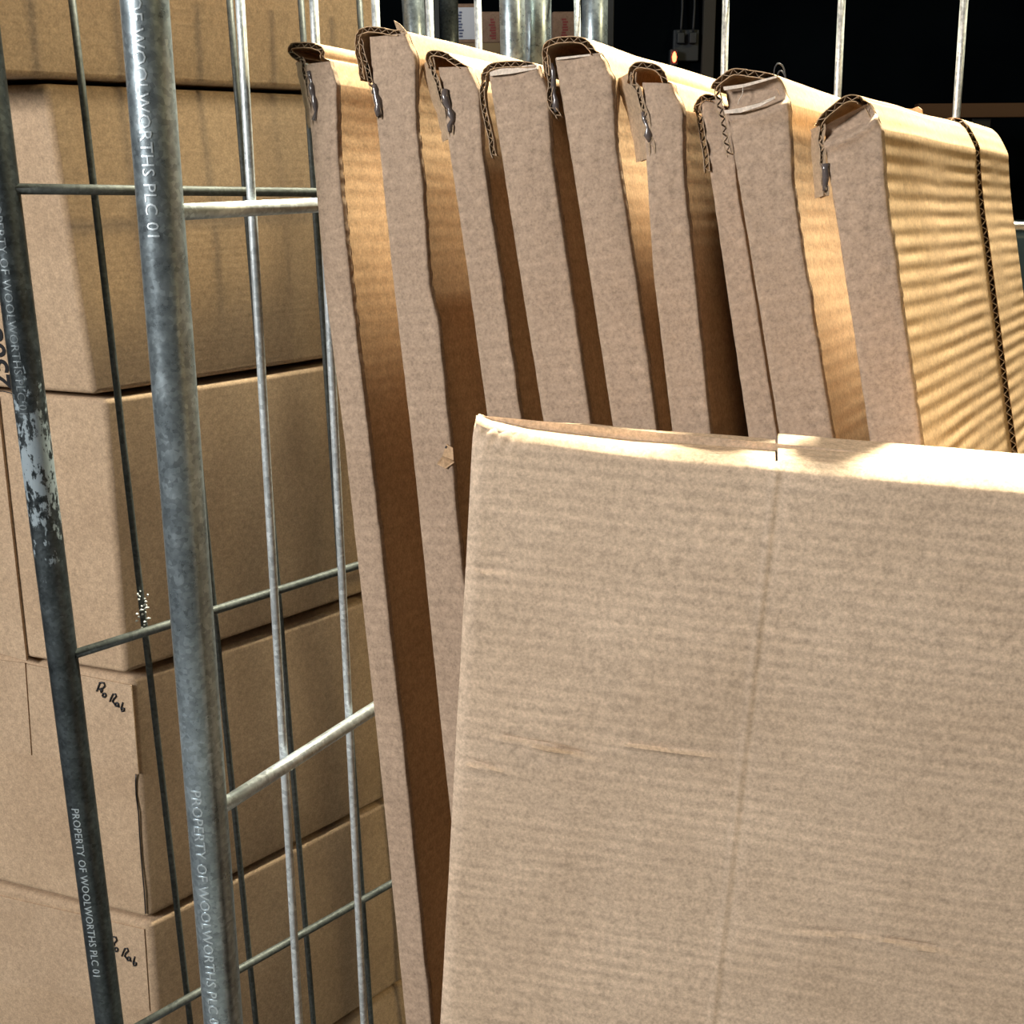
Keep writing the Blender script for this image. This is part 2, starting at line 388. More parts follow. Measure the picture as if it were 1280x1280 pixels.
# ------------------------------------------------------------------ flat cartons leaning in the near cage
ROW0 = V(((400-640)/1582*1.08, 1.08, 1.75))        # a point of the row's front plane
TH = .0046
def resample(pts, step):
    out = [pts[0]]
    for a, b_ in zip(pts, pts[1:]):
        n = max(1, int((b_-a).length/step))
        for k in range(1, n+1): out.append(a.lerp(b_, k/n))
    return out
def smooth_path(pts, it=2):
    for _ in range(it):
        q = [pts[0]]
        for a, b_ in zip(pts, pts[1:]): q += [a.lerp(b_, .25), a.lerp(b_, .75)]
        q.append(pts[-1]); pts = q
    return pts
def normals2(pts):
    out = []
    for i in range(len(pts)):
        t = (pts[min(i+1, len(pts)-1)] - pts[max(i-1, 0)]).normalized(); out.append(V((-t.y, t.x)))
    return out
def fluted(m, mf, pts, yfun, depth, th=TH, ndepth=4, period=.0075, fl_depth=.03, zt_=.00045, zy=.0004, dirv=V((0, 1, 0)), liner=.0006, wob=.0, seed=0, flute_to=None, amp=1.0):
    """corrugated sheet: two liners and a zigzag flute, cross-section pts (x,z), run back along dirv"""
    ns = normals2(pts); s = [0]
    for a, b_ in zip(pts, pts[1:]): s.append(s[-1] + (b_-a).length)
    for side in (1, -1):
        for t0, fl in ((th/2*side, side > 0), ((th/2-liner)*side, side < 0)):
            P, U = [], []
            for i, p in enumerate(pts):
                q = p + ns[i]*t0; row, ur = [], []
                y0 = yfun(i, s[i], q)
                for k in range(ndepth+1):
                    f = (k/ndepth); d = y0 + (depth-y0)*f
                    nz = noise.noise(V((q.x*9+seed, d*5, q.y*7)))*wob*min(1, max(0, d-.035)/.06)
                    row.append(V((q.x, 0, q.y)) + dirv*d + V((ns[i].x, 0, ns[i].y))*nz); ur.append((d, s[i]))
                P.append(row); U.append(ur)
            m.grid(P, U, True, flip=not fl)
            if t0 == th/2*side: edge = [r[0] for r in P]; tail = P[0], P[-1], U
            else:
                e2 = [r[0] for r in P]
                m.grid([edge, e2], [[(0, x) for x in s]]*2, False)
                m.grid([tail[0], P[0]], None, False); m.grid([tail[1], P[-1]], None, False)
    # flute
    lim = flute_to if flute_to else s[-1]
    n = int(lim/period*2); zz = []
    for k in range(n+1):
        d = k*period/2; i = max(j for j in range(len(s)) if s[j] <= d+1e-9); i = min(i, len(pts)-2)
        f = (d - s[i])/max(1e-9, s[i+1]-s[i]); p = pts[i].lerp(pts[i+1], f); nn = ns[i].lerp(ns[i+1], f)
        zz.append((p + nn*(th/2-liner)*(1 if k % 2 else -1)*amp, yfun(i, d, p)))
    for o_ in (0, zt_):
        P = [[V((q.x, 0, q.y + o_)) + dirv*(y+zy), V((q.x, 0, q.y + o_)) + dirv*min(depth, y+fl_depth)] for q, y in zz]
        mf.grid(P, None, False)
    P = [[V((q.x, 0, q.y)) + dirv*(y+zy) for q, y in zz], [V((q.x, 0, q.y+zt_)) + dirv*(y+zy) for q, y in zz]]
    mf.grid(P, None, False)

def interp(pts, z):                                # pts sorted by falling z: x at height z, extended past the ends
    if z >= pts[0][1]: a, b_ = pts[0], pts[1]
    elif z <= pts[-1][1]: a, b_ = pts[-2], pts[-1]
    else:
        for a, b_ in zip(pts, pts[1:]):
            if b_[1] <= z <= a[1]: break
    return a[0] + (b_[0]-a[0])*(z-a[1])/(b_[1]-a[1])

def carton(Lp, Rp, top, torn, label, yaw=28.2, pitch=2.5, L=.495, off=0.0, torn_dir=(-.75, .66), torn_w=.016, seam=None, glue=None, tube_top=False, dents=(), roll=0, fold=0):
    D = hdir(yaw); R = V((D.y, -D.x, 0)); pr = math.radians(pitch)
    D3 = D*math.cos(pr) - V((0, 0, math.sin(pr)))
    base = ROW0 + DN*off
    O = on_plane((Lp[0][0]+Rp[0][0])/2, (Lp[0][1]+Rp[0][1])/2, base, DN)
    n = D3
    toP = lambda u, v: on_plane(u, v, O, n)
    upv = (toP(*Lp[0]) + toP(*Rp[0]) - toP(*Lp[-1]) - toP(*Rp[-1]))
    zax = upv.normalized(); xax = D3.cross(zax)
    M = frame(O, xax, zax); Mi = M.inverted()
    def loc(p): q = Mi @ toP(*p); return V((q.x, q.z))
    Ll = [loc(p) for p in Lp]; Rl = [loc(p) for p in Rp]
    H = (O.z - .172)/zax.z
    # keep the hidden lower part parallel
    for E in (Ll, Rl):
        if E[-1].y > -H: E.append(V((E[-1].x + 0.0*(E[-1].y+H), -H)))
    # root at the carton's base
    B = M @ V((0, 0, -H)); root = empty('flat_carton', M @ Matrix.Translation((0, 0, -H)), label, 'carton', 'flat cartons leaning in a row in the cage')
    T = Matrix.Translation((0, 0, H))
    rnd = random.Random(int(Lp[0][0])); sd = Lp[0][0]*.37
    sl0 = (Rl[1]-Rl[0]).normalized(); cr0 = Rl[0] + sl0*.019 + V((.0040, 0))
    Re = [Rl[0], cr0 + V((.0020, 0)), cr0 + sl0*.012 + V((.0004, 0)), cr0 + sl0*.05 - V((.0036, 0))] + Rl[1:]
    # ---- end panel
    m = MB(); P, U = [], []; rows = 130; zt = (Ll[0].y, Rl[0].y)
    xs = [0, .0, .04, .15, .3, .45, .6, .75, .88, .96, 1, 1]
    for i in range(rows+1):
        f = (i/rows)**1.9
        zl = zt[0] + (-H - zt[0])*f; zr = zt[1] + (-H - zt[1])*f
        xl, xr = interp(Ll, zl), interp(Re, zr); row, ur = [], []
        jr = .0009*noise.noise(V((zr*160, sd, 3))); jl = rnd.uniform(-.0002, .0002)
        for k, t in enumerate(xs):
            z = zl + (zr-zl)*t; x = xl + (xr-xl)*t
            y = -.0012 + .0022*noise.noise(V((x*14+sd, z*6, .3)))*math.sin(math.pi*t)
            if k == 0: y = .004; x += jl
            if k == 1: y = -.0004; x += jl
            if k == len(xs)-1: y = .0035; x += jr
            if k == len(xs)-2: y = -.0004; x += jr - .0006
            for (dx, dz, rr_, am) in dents:
                q = math.hypot(x-dx, (z-dz)*1.6); y += am*math.exp(-(q/rr_)**2)
            dz = zl + (zr-zl)*0 - z + (zt[0]-zl) + (zt[1]-zt[0])*t
            dz = (zt[0] + (zt[1]-zt[0])*t) - z
            if f < .02: y += .002*(1-f/.02)*math.sin(t*5+sd)
            if roll and dz < roll: y += .009*(1-dz/roll)**2
            if fold:
                g = dz - fold - .003*math.sin(t*3.2)
                if g < 0: y += .010*min(1, -g/.004)*math.sin(math.pi*min(1, max(0, dz/fold)))**.6*(.35+.65*math.sin(math.pi*min(1, t*.95+.05)))
                y -= .0035*math.exp(-((g-.0015)/.0022)**2)
            row.append(V((x, y, z))); ur.append((x, z))
        P.append(row); U.append(ur)
    m.grid(P, U, True, flip=True)
    Pb = [[V((p.x, .0045, p.z)) for p in row] for row in P]; m.grid(Pb, U, True)
    m.grid([P[0], Pb[0]], None, False)
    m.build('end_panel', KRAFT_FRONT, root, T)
    # ---- sleeve: over the top and down the right side
    tp = [loc(p) for p in top]
    R0 = Rl[0]; slope = (Rl[1]-Rl[0]).normalized()
    cre = R0 + slope*.019 + V((.0040, 0))
    path = smooth_path(tp[:-1] + [R0 + V((-.0035, .0015)), R0 + V((-.0012, .0)), cre.lerp(R0, .25), cre], 2)
    k_c = len(path)
    side = [p for p in Rl[1:]]
    full = path + [p - V((TH/2, 0)) for p in resample([cre + V((.0004, -.006)), cre + slope*.03 - V((.0022, 0)), cre + slope*.06 - V((.0040, 0))] + side, .05)]
    full = [p + (V((0, 0)) if i >= k_c else V((-TH*.25 if p.x > 0 else 0, -.0004))) for i, p in enumerate(full)]
    flen = sum((b_-a).length for a, b_ in zip(path, path[1:]))
    jit = [rnd.uniform(-.0012, .0012) for _ in full]
    zR = Rl[0].y
    def yf(i, s_, q):
        if i >= k_c-2 or (q.y < R0.y + .0012 and q.x > R0.x - .006): return .0035
        return -.0035 + jit[min(i, len(jit)-1)]*.7
    m, mf = MB(), MB()
    fluted(m, mf, full, yf, L, ndepth=14, wob=.0035, seed=sd, flute_to=flen*.92)
    sl = m.build('outer_sleeve', KRAFT_RIB if seam else KRAFT, root, T, sharp=.9)
    if tube_top: pass
    mf.build('fluting', FLUTE, root, T)
    # ---- torn strip hanging at the left
    if torn:
        tt = smooth_path([loc(p) for p in torn], 1); j2 = [rnd.uniform(-.0016, .0016) for _ in tt]
        m, mf = MB(), MB()
        tt = [p + V((rnd.uniform(-.0007, .0007), rnd.uniform(-.0006, .0006))) for p in tt]
        tt = resample(tt, .004)
        dv = V((torn_dir[0], torn_dir[1], 0)).normalized()
        fluted(m, mf, tt, lambda i, s_, q: -.003 + .0014*math.sin(i*2.1+sd), torn_w, ndepth=2, period=.0065, fl_depth=.012, dirv=dv, wob=.002, seed=sd+4)
        ts = m.build('torn_strip', KRAFT_EDGE, root, T, sharp=.9)
        mf.build('strip_fluting', FLUTE, ts)
    # ---- glue
    if glue:
        m = MB(); g = [loc(p) for p in glue]; g = resample(g, .004)
        pts = [V((p.x + rnd.uniform(-.001, .001), -.0015 + rnd.uniform(-.001, .0005), p.y)) for p in g]
        m.tube(pts, [rnd.uniform(.0012, .0034) for _ in pts], 8)
        m.build('glue_bead', GLUE, root, T)
    # ---- inner box (left side, back, bottom), slightly inset, open hollow under the top
    m = MB(); zt2 = min(zt) - .035
    rows = 14; lf, rf = [], []
    for i in range(rows+1):
        z = zt2 + (-H-zt2)*i/rows
        lf.append((interp(Ll, z) + .0008, z)); rf.append((interp(Rl, z) - TH - .002, z))
    grid = lambda A, y: [V((x, y, z)) for x, z in A]
    lft, lbk, rft, rbk = grid(lf, .005), grid(lf, L), grid(rf, .005), grid(rf, L)
    m.grid([lft, lbk], None, False, True); m.grid([rft, rbk], None, False); m.grid([lft, rft], None, False); m.grid([lbk, rbk], None, False, True)
    m.face([m.vert(p) for p in (lft[0], rft[0], rbk[0], lbk[0])]); m.face([m.vert(p) for p in (lft[-1], lbk[-1], rbk[-1], rft[-1])])
    m.build('inner_box', KRAFT, root, T)
    # ---- rear overlap with its own fluted edge
    if seam:
        y1, L2 = seam; m, mf = MB(), MB()
        pp = [p + nn*.0050 for p, nn in zip(full, normals2(full))]
        pp = [p for p in pp if p.x > -.012]
        pp = resample(pp, .02)
        fluted(m, mf, pp, lambda i, s_, q: y1, L2, ndepth=3, period=.0085, fl_depth=.01, wob=.0, seed=sd, th=.0056, zt_=.0008, zy=-.0002)
        m.build('overlapping_rear_panel', KRAFT_RIB, root, T, sharp=.9); mf.build('panel_fluting', FLUTE_L, root, T)
    return root, M, T, loc

c1 = carton([(382, 82), (407, 360), (430, 540), (474, 940), (508, 1280)], [(412, 76), (440, 360), (462, 540), (506, 940), (540, 1280)],
    [(377, 74), (366, 66), (364, 59), (374, 56), (392, 56), (408, 61), (411, 74)],
    [(393, 157), (388, 130), (381, 95), (376, 72)],
    'leftmost and narrowest flat carton of the row, against the wire side', glue=[(389, 90), (393, 115), (396, 140), (395, 150)])
c2 = carton([(461, 46), (493, 360), (514, 540), (555, 940)], [(509, 42), (530, 240), (538, 360), (549, 400), (563, 540), (577, 697), (610, 940)],
    [(456, 100), (449, 60), (450, 42), (460, 36), (481, 38), (497, 41), (506, 43)],
    [(475, 150), (469, 125), (461, 93), (453, 66), (450, 50)],
    'second flat carton from the wire side, with a small torn dent on its narrow edge', glue=[(470, 105), (473, 125), (475, 145)], torn_dir=(-.5, .8), torn_w=.010)
c3 = carton([(547, 84), (585, 340), (609, 517)], [(587, 84), (626, 340), (653, 523)],
    [(541, 84), (536, 67), (550, 66), (564, 71), (576, 79), (585, 84)],
    [(563, 171), (561, 155), (557, 140), (551, 120), (543, 98), (538, 75)],
    'third flat carton from the wire side, its torn strip hanging far down', glue=[(557, 112), (561, 130), (566, 150), (564, 165)])
c4 = carton([(611, 88), (650, 340), (679.5, 525)], [(672, 82), (712, 340), (740, 534)],
    [(606, 100), (608, 90), (617, 82), (634, 80), (652, 79), (670, 81)],
    [(618, 197), (615, 180), (612, 160), (606, 140), (603, 118), (605, 98)],
    'fourth flat carton from the wire side, its narrow edge reaching right up to its lid', torn_dir=(-.3, .9), torn_w=.008)
c5 = carton([(695, 73), (737, 340), (767, 534)], [(752, 67), (795, 340), (823, 541)],
    [(686, 95), (683, 68), (685, 56), (694, 51), (712, 49), (731, 49), (740, 56), (750, 66)],
    [(700, 146), (691, 137), (686, 122), (689, 105), (685, 85), (684, 70)],
    'fifth flat carton of the row, tallest, with an open boxy black gap under its lid', torn_dir=(-.3, .9), torn_w=.012, glue=[(691, 80), (693, 100), (695, 125), (698, 140)])
c6 = carton([(802, 103), (817, 340), (841, 542)], [(841, 105), (869, 340), (889, 537)],
    [(789, 104), (791, 86), (800, 80), (812, 82), (824, 83), (834, 94), (840, 104)],
    [(814, 197), (811, 175), (806, 152), (800, 127), (792, 108), (789, 92)],
    'sixth flat carton of the row, with a crumpled patch low on its narrow edge', glue=[(805, 140), (809, 160), (812, 178)], torn_w=.020,
    dents=((.006, -.295, .012, .004), (.012, -.28, .006, -.003)))
c7 = carton([(876, 128), (900, 300), (937, 552)], [(900, 123), (934, 300), (974, 552)],
    [(872, 140), (874, 128), (882, 121), (890, 121), (900, 122)], [(885, 215), (880, 180), (876, 150), (873, 134)],
    'low shaded flat carton squeezed behind the left side of the eighth one', off=.018, torn_dir=(-.2, .9), torn_w=.006)
c8 = carton([(904, 110), (936, 300), (977, 558)], [(972, 96), (1002, 300), (1045, 561)],
    [(893, 112), (897, 104), (908, 95), (918, 89), (930, 90), (950, 92), (970, 97)],
    [(913, 193), (906, 169), (901, 141), (898, 118), (896, 108)],
    'flat carton with a pale pressed-in fold across the top of its narrow edge', torn_dir=(-.3, .9), torn_w=.008, off=-.006, fold=.019)
c9 = carton([(1028, 160), (1050, 300), (1090, 564)], [(1086, 128), (1117, 300), (1155, 569)],
    [(1024, 158), (1028, 148), (1044, 134), (1058, 124), (1068, 121), (1078, 123), (1086, 128)],
    [(1030, 245), (1026, 214), (1024, 180), (1024, 158)],
    'rightmost flat carton, broad side lit yellow and split by a fluted seam', yaw=31, pitch=2.3, L=.36, seam=(.315, .46), torn_w=.007, fold=.011, glue=[(1031, 205), (1033, 220), (1034, 238)])

def bit(c, name, polys, y0, mat=KRAFT_EDGE, th=.0008):
    root, M, T, loc = c; m = MB()
    for pl in polys:
        Mi = M.inverted(); nn = M.to_3x3() @ V((0, 1, 0)); a = [m.vert(Mi @ on_plane(u, v, M.translation + nn*(y0+dy), nn)) for u, v, dy in pl]
        b_ = [m.vert(V(m.v[k]) + V((0, th, 0))) for k in a]; n = len(a)
        m.face(a[::-1]); m.face(b_)
        for k in range(n): m.face((a[k], a[(k+1) % n], b_[(k+1) % n], b_[k]))
    return m.build(name, mat, root, T)
bit(c2, 'torn_tab', [[(492, 25, .004), (500, 30, 0), (509, 41, 0), (504, 44, .002), (496, 37, .003)]], -.004)
bit(c2, 'torn_dent', [[(546, 580, -.001), (553, 570, -.004), (566, 575, -.003), (568, 578, 0), (557, 586, -.002)], [(553, 570, -.004), (558, 555, -.001), (566, 560, -.001), (567, 575, -.003)]], -.0015, KRAFT)
bit(c2, 'dent_shade', [[(552, 575, 0), (557, 557, 0), (559, 558, 0), (554, 571, 0)]], -.0035, INK, .0003)  # black patch paints the shade inside the torn dent
WORN_LIT = cardboard('worn_lit_board', (.66, .56, .46), ripple=0, rip_col=0)  # pale board for worn ridges and for bends painted as if lit
bit(c8, 'worn_lit_fold', [[(905, 138, 0), (925, 135, -.001), (950, 128, -.001), (969, 120, 0), (969, 123, 0), (950, 133, -.001), (925, 141, -.001), (906, 142, 0)]], -.0056, WORN_LIT, .0012)  # worn ridge; its paleness also paints the light the fold catches
bit(c8, 'worn_lit_edge', [[(904, 108.5, 0), (930, 105, 0), (971, 94.5, 0), (971, 97, 0), (930, 109, 0), (905, 113, 0)]], -.0035, WORN_LIT, .0012)
bit(c4, 'worn_lit_edge', [[(611, 86, .002), (640, 84, .002), (671, 80, .002), (672, 86, 0), (640, 92, 0), (613, 95, 0)]], -.0035, WORN_LIT, .0012)  # pale band paints the light on the panel's bent-back top
bit(c5, 'worn_lit_edge', [[(695, 72, 0), (752, 66, 0), (752, 68, 0), (696, 75, 0)]], -.0025, WORN_LIT, .001)
bit(c9, 'far_tab', [[(1108, 134, 0), (1140, 136, 0), (1147, 133, 0), (1152, 137, 0), (1152, 152, 0), (1135, 150, 0)]], .30, KRAFT, .004)
m = MB()
for pts in ([(968, 95), (970, 82), (975, 79), (981, 84), (983, 97)], [(972, 97), (975, 88), (980, 90), (983, 98)]):
    q = smooth_path([c8[3]((u, v)) for u, v in pts], 2); m.tube([V((p.x, -.002, p.y)) for p in q], .0005, 6)
m.build('paper_fibres', INK, c8[0], c8[2])
m = MB(); q = smooth_path([c8[3]((u, v)) for u, v in ((931, 109), (931, 118), (926, 126), (925, 131))], 2); m.tube([V((p.x, -.0045, p.y)) for p in q], .0003, 6); m.build('paper_fibres', WORN_LIT, c8[0], c8[2])

# ------------------------------------------------------------------ big flat carton in front
def big_carton():
    yaw = hdir(101.0)                               # across direction, right end nearer
    R = V((math.cos(math.radians(11)), -math.sin(math.radians(11)), 0)); Dh = V((-R.y, R.x, 0))
    lean = math.radians(4); n = (Dh*math.cos(lean) - V((0, 0, math.sin(lean)))).normalized()
    O = at_y(590, 528, .80)
    toP = lambda u, v: on_plane(u, v, O, n)
    z = (O - toP(549, 1280)).normalized(); x = n.cross(z); M = frame(O, x, z); Mi = M.inverted()
    loc = lambda u, v: (lambda q: V((q.x, q.z)))(Mi @ toP(u, v))
    H = (O.z - .002)/z.z; W = .56
    edge = [loc(590, 522), loc(604, 530), loc(653, 541), loc(785, 559), loc(920, 572), loc(971, 578), loc(1130, 592), loc(1280, 605)]
    edge.append(V((W, edge[-1].y + (W-edge[-1].x)*(edge[-1].y-edge[-3].y)/(edge[-1].x-edge[-3].x))))
    def ztop(xx):
        if xx <= edge[0].x: return edge[0].y
        for a, b_ in zip(edge, edge[1:]):
            if xx <= b_.x: return a.y + (b_.y-a.y)*(xx-a.x)/(b_.x-a.x)
        return edge[-1].y
    sa, sb = loc(971, 580), loc(890, 1280)
    seamx = lambda zz: sa.x + (sb.x-sa.x)*(zz-sa.y)/(sb.y-sa.y)
    cr = [((618, 921), (650, 926), 0.9), ((650, 926), (742, 947), 1.5), ((745, 925), (925, 948), .9), ((560, 950), (650, 966), .8), ((980, 1165), (1100, 1170), .6), ((1075, 1170), (1200, 1192), .9), ((566, 712), (640, 718), .6), ((600, 640), (604, 700), .3)]
    segs = [(loc(*a), loc(*b_), w_) for a, b_, w_ in cr]
    def crease(xx, zz):
        d = 0; p = V((xx, zz))
        for a, b_, w_ in segs:
            t = max(0, min(1, (p-a).dot(b_-a)/(b_-a).length_squared)); q = a.lerp(b_, t)
            dd = (p-q).length
            if dd < .012:
                s_ = (p-q).y; d += w_*.0024*(math.exp(-((s_-.0018)/.0018)**2) - math.exp(-((s_+.0012)/.0018)**2))*math.exp(-((p-q).x/.004)**2)*math.sin(math.pi*min(.92, max(.12, t)))
        return d
    root = empty('flat_carton', M @ Matrix.Translation((W/2, .02, -H)), 'big flat carton in front with its broad ribbed face towards us and a vertical crease', 'carton')
    T = Matrix.Translation((-W/2, -.02, H))
    # face grid
    xs = [i*.0021 for i in range(int(.37/.0021)+1)]; xs += [xs[-1] + (W-xs[-1])*k/14 for k in range(1, 15)]
    zs = []; q = 0
    while q < .80: zs.append(q); q += .0011 if q < .02 else .0021
    zs += [.80 + (H-.80)*k/12 for k in range(13)]
    m = MB(); P, U = [], []
    prof = lambda d: .0065*(1-d/.011)**2.2 if d < .011 else 0      # rounded top fold
    for dz in zs:
        row, ur = [], []
        for xx in xs:
            zt = ztop(xx); zz = zt - dz; 
            y = prof(dz) + crease(xx, zz) + .0030*noise.noise(V((xx*5, zz*5, 2.2))) + .0008*noise.noise(V((xx*25, zz*25, 7.2)))
            ds = xx - seamx(zz); y += -.0009*math.exp(-(ds/.0016)**2) + .0005*math.exp(-((ds-.004)/.003)**2)
            if xx < .010: y += .004*(1-xx/.010)**2
            lf = max(0, 1 - xx/.05); 
            if dz < .02: y += .003*lf*(1-dz/.02) + .0016*lf*math.sin(xx*700 + dz*300)*(1-dz/.02)
            row.append(V((xx, y, zz))); ur.append((xx, zz))
        P.append(row); U.append(ur)
    m.grid(P, U, True, flip=True)
    tk = .055
    # left side, back, right, bottom
    left = [r[0] for r in P]; right = [r[-1] for r in P]; bot = P[-1]
    # thickness shrinks towards the top left corner
    def tkl(dz): return .014 + (tk-.014)*min(1, dz/.12)
    lb = [V((.002, tkl(zs[i]), p.z)) for i, p in enumerate(left)]; rb = [V((W, tk, p.z)) for p in right]
    uvc = lambda A: [[(p.y, p.z) for p in r] for r in A]
    G = [[a, a.lerp(b_, .5) + V((-.0015, 0, 0)), b_] for a, b_ in zip(left, lb)]; m.grid(G, uvc(G), True)
    G = [[a, b_] for a, b_ in zip(right, rb)]; m.grid(G, uvc(G), True, True)
    m.grid([lb, rb], None, False, True)
    G = [[p for p in bot[::12]] + [bot[-1]], [V((p.x, tk, p.z)) for p in bot[::12]] + [V((W, tk, bot[-1].z))]]; m.grid(G, None, False, True)
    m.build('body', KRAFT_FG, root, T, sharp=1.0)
    # two top flaps meeting at the crease
    def flap(x0, x1, raise0, raise1, name, lift=0.0):
        mm = MB(); A, U2 = [], []
        nn = 50
        for i in range(nn+1):
            xx = x0 + (x1-x0)*i/nn; f = min(1, max(0, xx)/.075)**.8; t_ = .012 + (tk-.012)*f
            row, ur = [], []
            for k in range(9):
                g = k/8; y = .0060 + (t_-.0060)*g
                rise = raise0 + (raise1-raise0)*i/nn
                zz = ztop(xx) - .0003 + rise*g + lift + .0004*noise.noise(V((xx*20, g*2, 4.0)))
                row.append(V((xx, y, zz))); ur.append((xx, y))
            row = [row[0] + V((0, -.0015, -.003))] + row + [row[-1] + V((0, .0006, -.004)), row[-1] + V((0, .0006, -.03))]; ur = [ur[0]] + ur + [(xx, t_), (xx, t_+.02)]
            A.append(row); U2.append(ur)
        mm.grid(A, U2, True)
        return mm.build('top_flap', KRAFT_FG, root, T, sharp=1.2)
    xm = ztop and sa.x
    flap(.0015, xm-.0008, .0022, .0070, 'l'); flap(xm+.0005, W-.001, .0105, .0110, 'r', .0006)
big_carton()

# ------------------------------------------------------------------ stacked boxes in the left cage
PHI, PSI = hdir(42.0), hdir(-69.0)                 # directions of the right-hand and left-hand faces away from the corner
RB = V((PHI.y, -PHI.x, 0))
face0 = V(((72-640)/1582*1.455, 1.455, 0))
def bpt(u, v, off=0): return on_plane(u, v, face0 + RB*off, RB)
def zat(u, v): return bpt(u, v).z
def stack_box(u, zb, zt, label, off=0, Lr=.60, Ll=.42, lean=0, bev=.007, sag=0):
    p = bpt(u, 640 if zb < 1.5 else 100, off); zm = (zb+zt)/2
    p = V((p.x, p.y, zb))
    M = Matrix.Translation(p); root = empty('cardboard_box', M, label, 'box', 'brown boxes stacked in the left cage')
    m = MB(); H = zt-zb
    LN = RB; # bow the faces a little
    def corner(a, b_, h):                           # a along PHI, b along PSI
        bow = .006*math.sin(math.pi*min(1, max(0, h/H)))
        q = PHI*a*Lr + PSI*b_*Ll + V((0, 0, h)); 
        q += RB*(bow*math.sin(math.pi*a) + lean*(1-h/H)*0)
        q += PHI*(lean*(1-h/H))
        q += V((0, 0, -.006*math.sin(math.pi*a)*(1 if h > H*.9 else 0)*sag))
        return q
    na, nh = 12, 8
    hs = [H*k/nh for k in range(nh+1)]
    ring = [(i/na, 0) for i in range(na)] + [(1, j/4) for j in range(4)] + [(1-i/na, 1) for i in range(na)] + [(0, 1-j/4) for j in range(4)]
    ids = [[m.vert(corner(a, b_, h)) for a, b_ in ring] for h in hs]
    n = len(ring); acc = [0]
    for k in range(n): acc.append(acc[-1] + (V(m.v[ids[0][(k+1) % n]]) - V(m.v[ids[0][k]])).length)
    for r in range(nh):
        for k in range(n):
            k2 = (k+1) % n
            m.face((ids[r][k], ids[r][k2], ids[r+1][k2], ids[r+1][k]), [(acc[k], hs[r]), (acc[k+1], hs[r]), (acc[k+1], hs[r+1]), (acc[k], hs[r+1])], False)
    m.face(ids[-1]); m.face(ids[0][::-1])
    o = m.build('box_body', KRAFT_BOX, root, None, bevel=bev, seg=4)
    LEAN[root.name] = (lean, H)
    return root, p, H
LEAN = {}
def on_left(root, p, u, v, off=.0):                # point on a box's left-hand face, in the root's local frame
    NL = V((PSI.y, -PSI.x, 0)); NL = NL if NL.y < 0 else -NL
    ln, H = LEAN[root.name]; p2 = p + PHI*ln; NT = PSI.cross(V((0, 0, H)) - PHI*ln).normalized(); NT = NT if NT.y < 0 else -NT
    q = on_plane(u, v, p2 + NT*off, NT); return q - p
def plate(root, pts, mat, name, p, off=.003, th=.004, bevel=.001, flut=False):
    NL = V((PSI.y, -PSI.x, 0)); NL = NL if NL.y < 0 else -NL
    q = [on_left(root, p, u, v, off) for u, v in pts]; m = MB(); n = len(q)
    a = [m.vert(x) for x in q]; b_ = [m.vert(x - NL*th) for x in q]
    m.face(a[::-1], None); m.face(b_)
    for k in range(n): m.face((a[k], a[(k+1) % n], b_[(k+1) % n], b_[k]))
    return m.build(name, mat, root, None)
def strokes(root, p, lines, r, name, off=.0004, mat=INK):
    m = MB(); NL = V((PSI.y, -PSI.x, 0)); NL = NL if NL.y < 0 else -NL
    for ln in lines:
        pts = [on_left(root, p, u, v, off) for u, v in ln]
        if len(pts) == 2: pts.insert(1, (pts[0]+pts[1])/2)
        s2 = [pts[0]]
        for a, b_ in zip(pts, pts[1:]): s2 += [a.lerp(b_, .5)]
        s2.append(pts[-1]); m.tube(s2, r, 6)
    return m.build(name, mat, root, None)

z12, z23, z34, z45, z56 = zat(60, 101), zat(128, 496), zat(167, 843), zat(187, 1151), zat(200, 1428)
b1 = stack_box(-38, z12 + .003, z12 + .36, 'topmost box of the left stack, its corner hidden behind the dark post', off=.004, lean=0)
b2 = stack_box(114, z23 + .004, z12 - .003, 'second box down the left stack, large digits printed on its pale end', lean=.02)
b3 = stack_box(145, z34 + .005, z23 - .003, 'third box down the left stack, an overlapping flap at its far left', off=.002, lean=-.010, sag=.5)
b4 = stack_box(143, z45 + .003, z34 - .004, 'fourth box down the left stack, handwriting at the top corner of its end', lean=-.012, sag=1, bev=.009)
b5 = stack_box(133, z56 + .003, z45 - .003, 'fifth box down the left stack, handwriting half hidden by the dark post', off=.001, lean=-.010, bev=.009)
b6 = stack_box(134, .172, z56 - .003, 'lowest box of the left stack, only a sliver of its top at the bottom edge', off=-.002)

# flaps, tears, writing on the box ends
def far_left(pb, px): return px
# second box: printed digits read upwards, half hidden by the dark post
def big_text(root, p, body, u, v, size, mat):
    cu = bpy.data.curves.new('t', 'FONT'); cu.body = body; cu.size = size; cu.extrude = .0003; cu.space_character = 1.0; cu.offset = .0006
    t = bpy.data.objects.new('t', cu); COL.objects.link(t)
    me = bpy.data.meshes.new_from_object(t.evaluated_get(bpy.context.evaluated_depsgraph_get())); bpy.data.objects.remove(t)
    NL = V((PSI.y, -PSI.x, 0)); NL = NL if NL.y < 0 else -NL
    right = NL.cross(V((0, 0, 1))) * -1            # to the right on the face
    o0 = on_left(root, p, u, v, .0006); upd = (on_left(root, p, u, v-100, .0006) - o0); upd -= PSI*upd.dot(PSI); upd.normalize()
    for q in me.vertices: q.co = o0 + upd*q.co.x - right*q.co.y + NL*q.co.z
    me.materials.append(mat); o = bpy.data.objects.new('printed_number', me); COL.objects.link(o); o.parent = root
big_text(b2[0], b2[1], '2508', 14, 487, .040, INK)
strokes(b2[0], b2[1], [[(0, 489), (8, 489), (17, 493)]], .0007, 'printed_line', .0006)
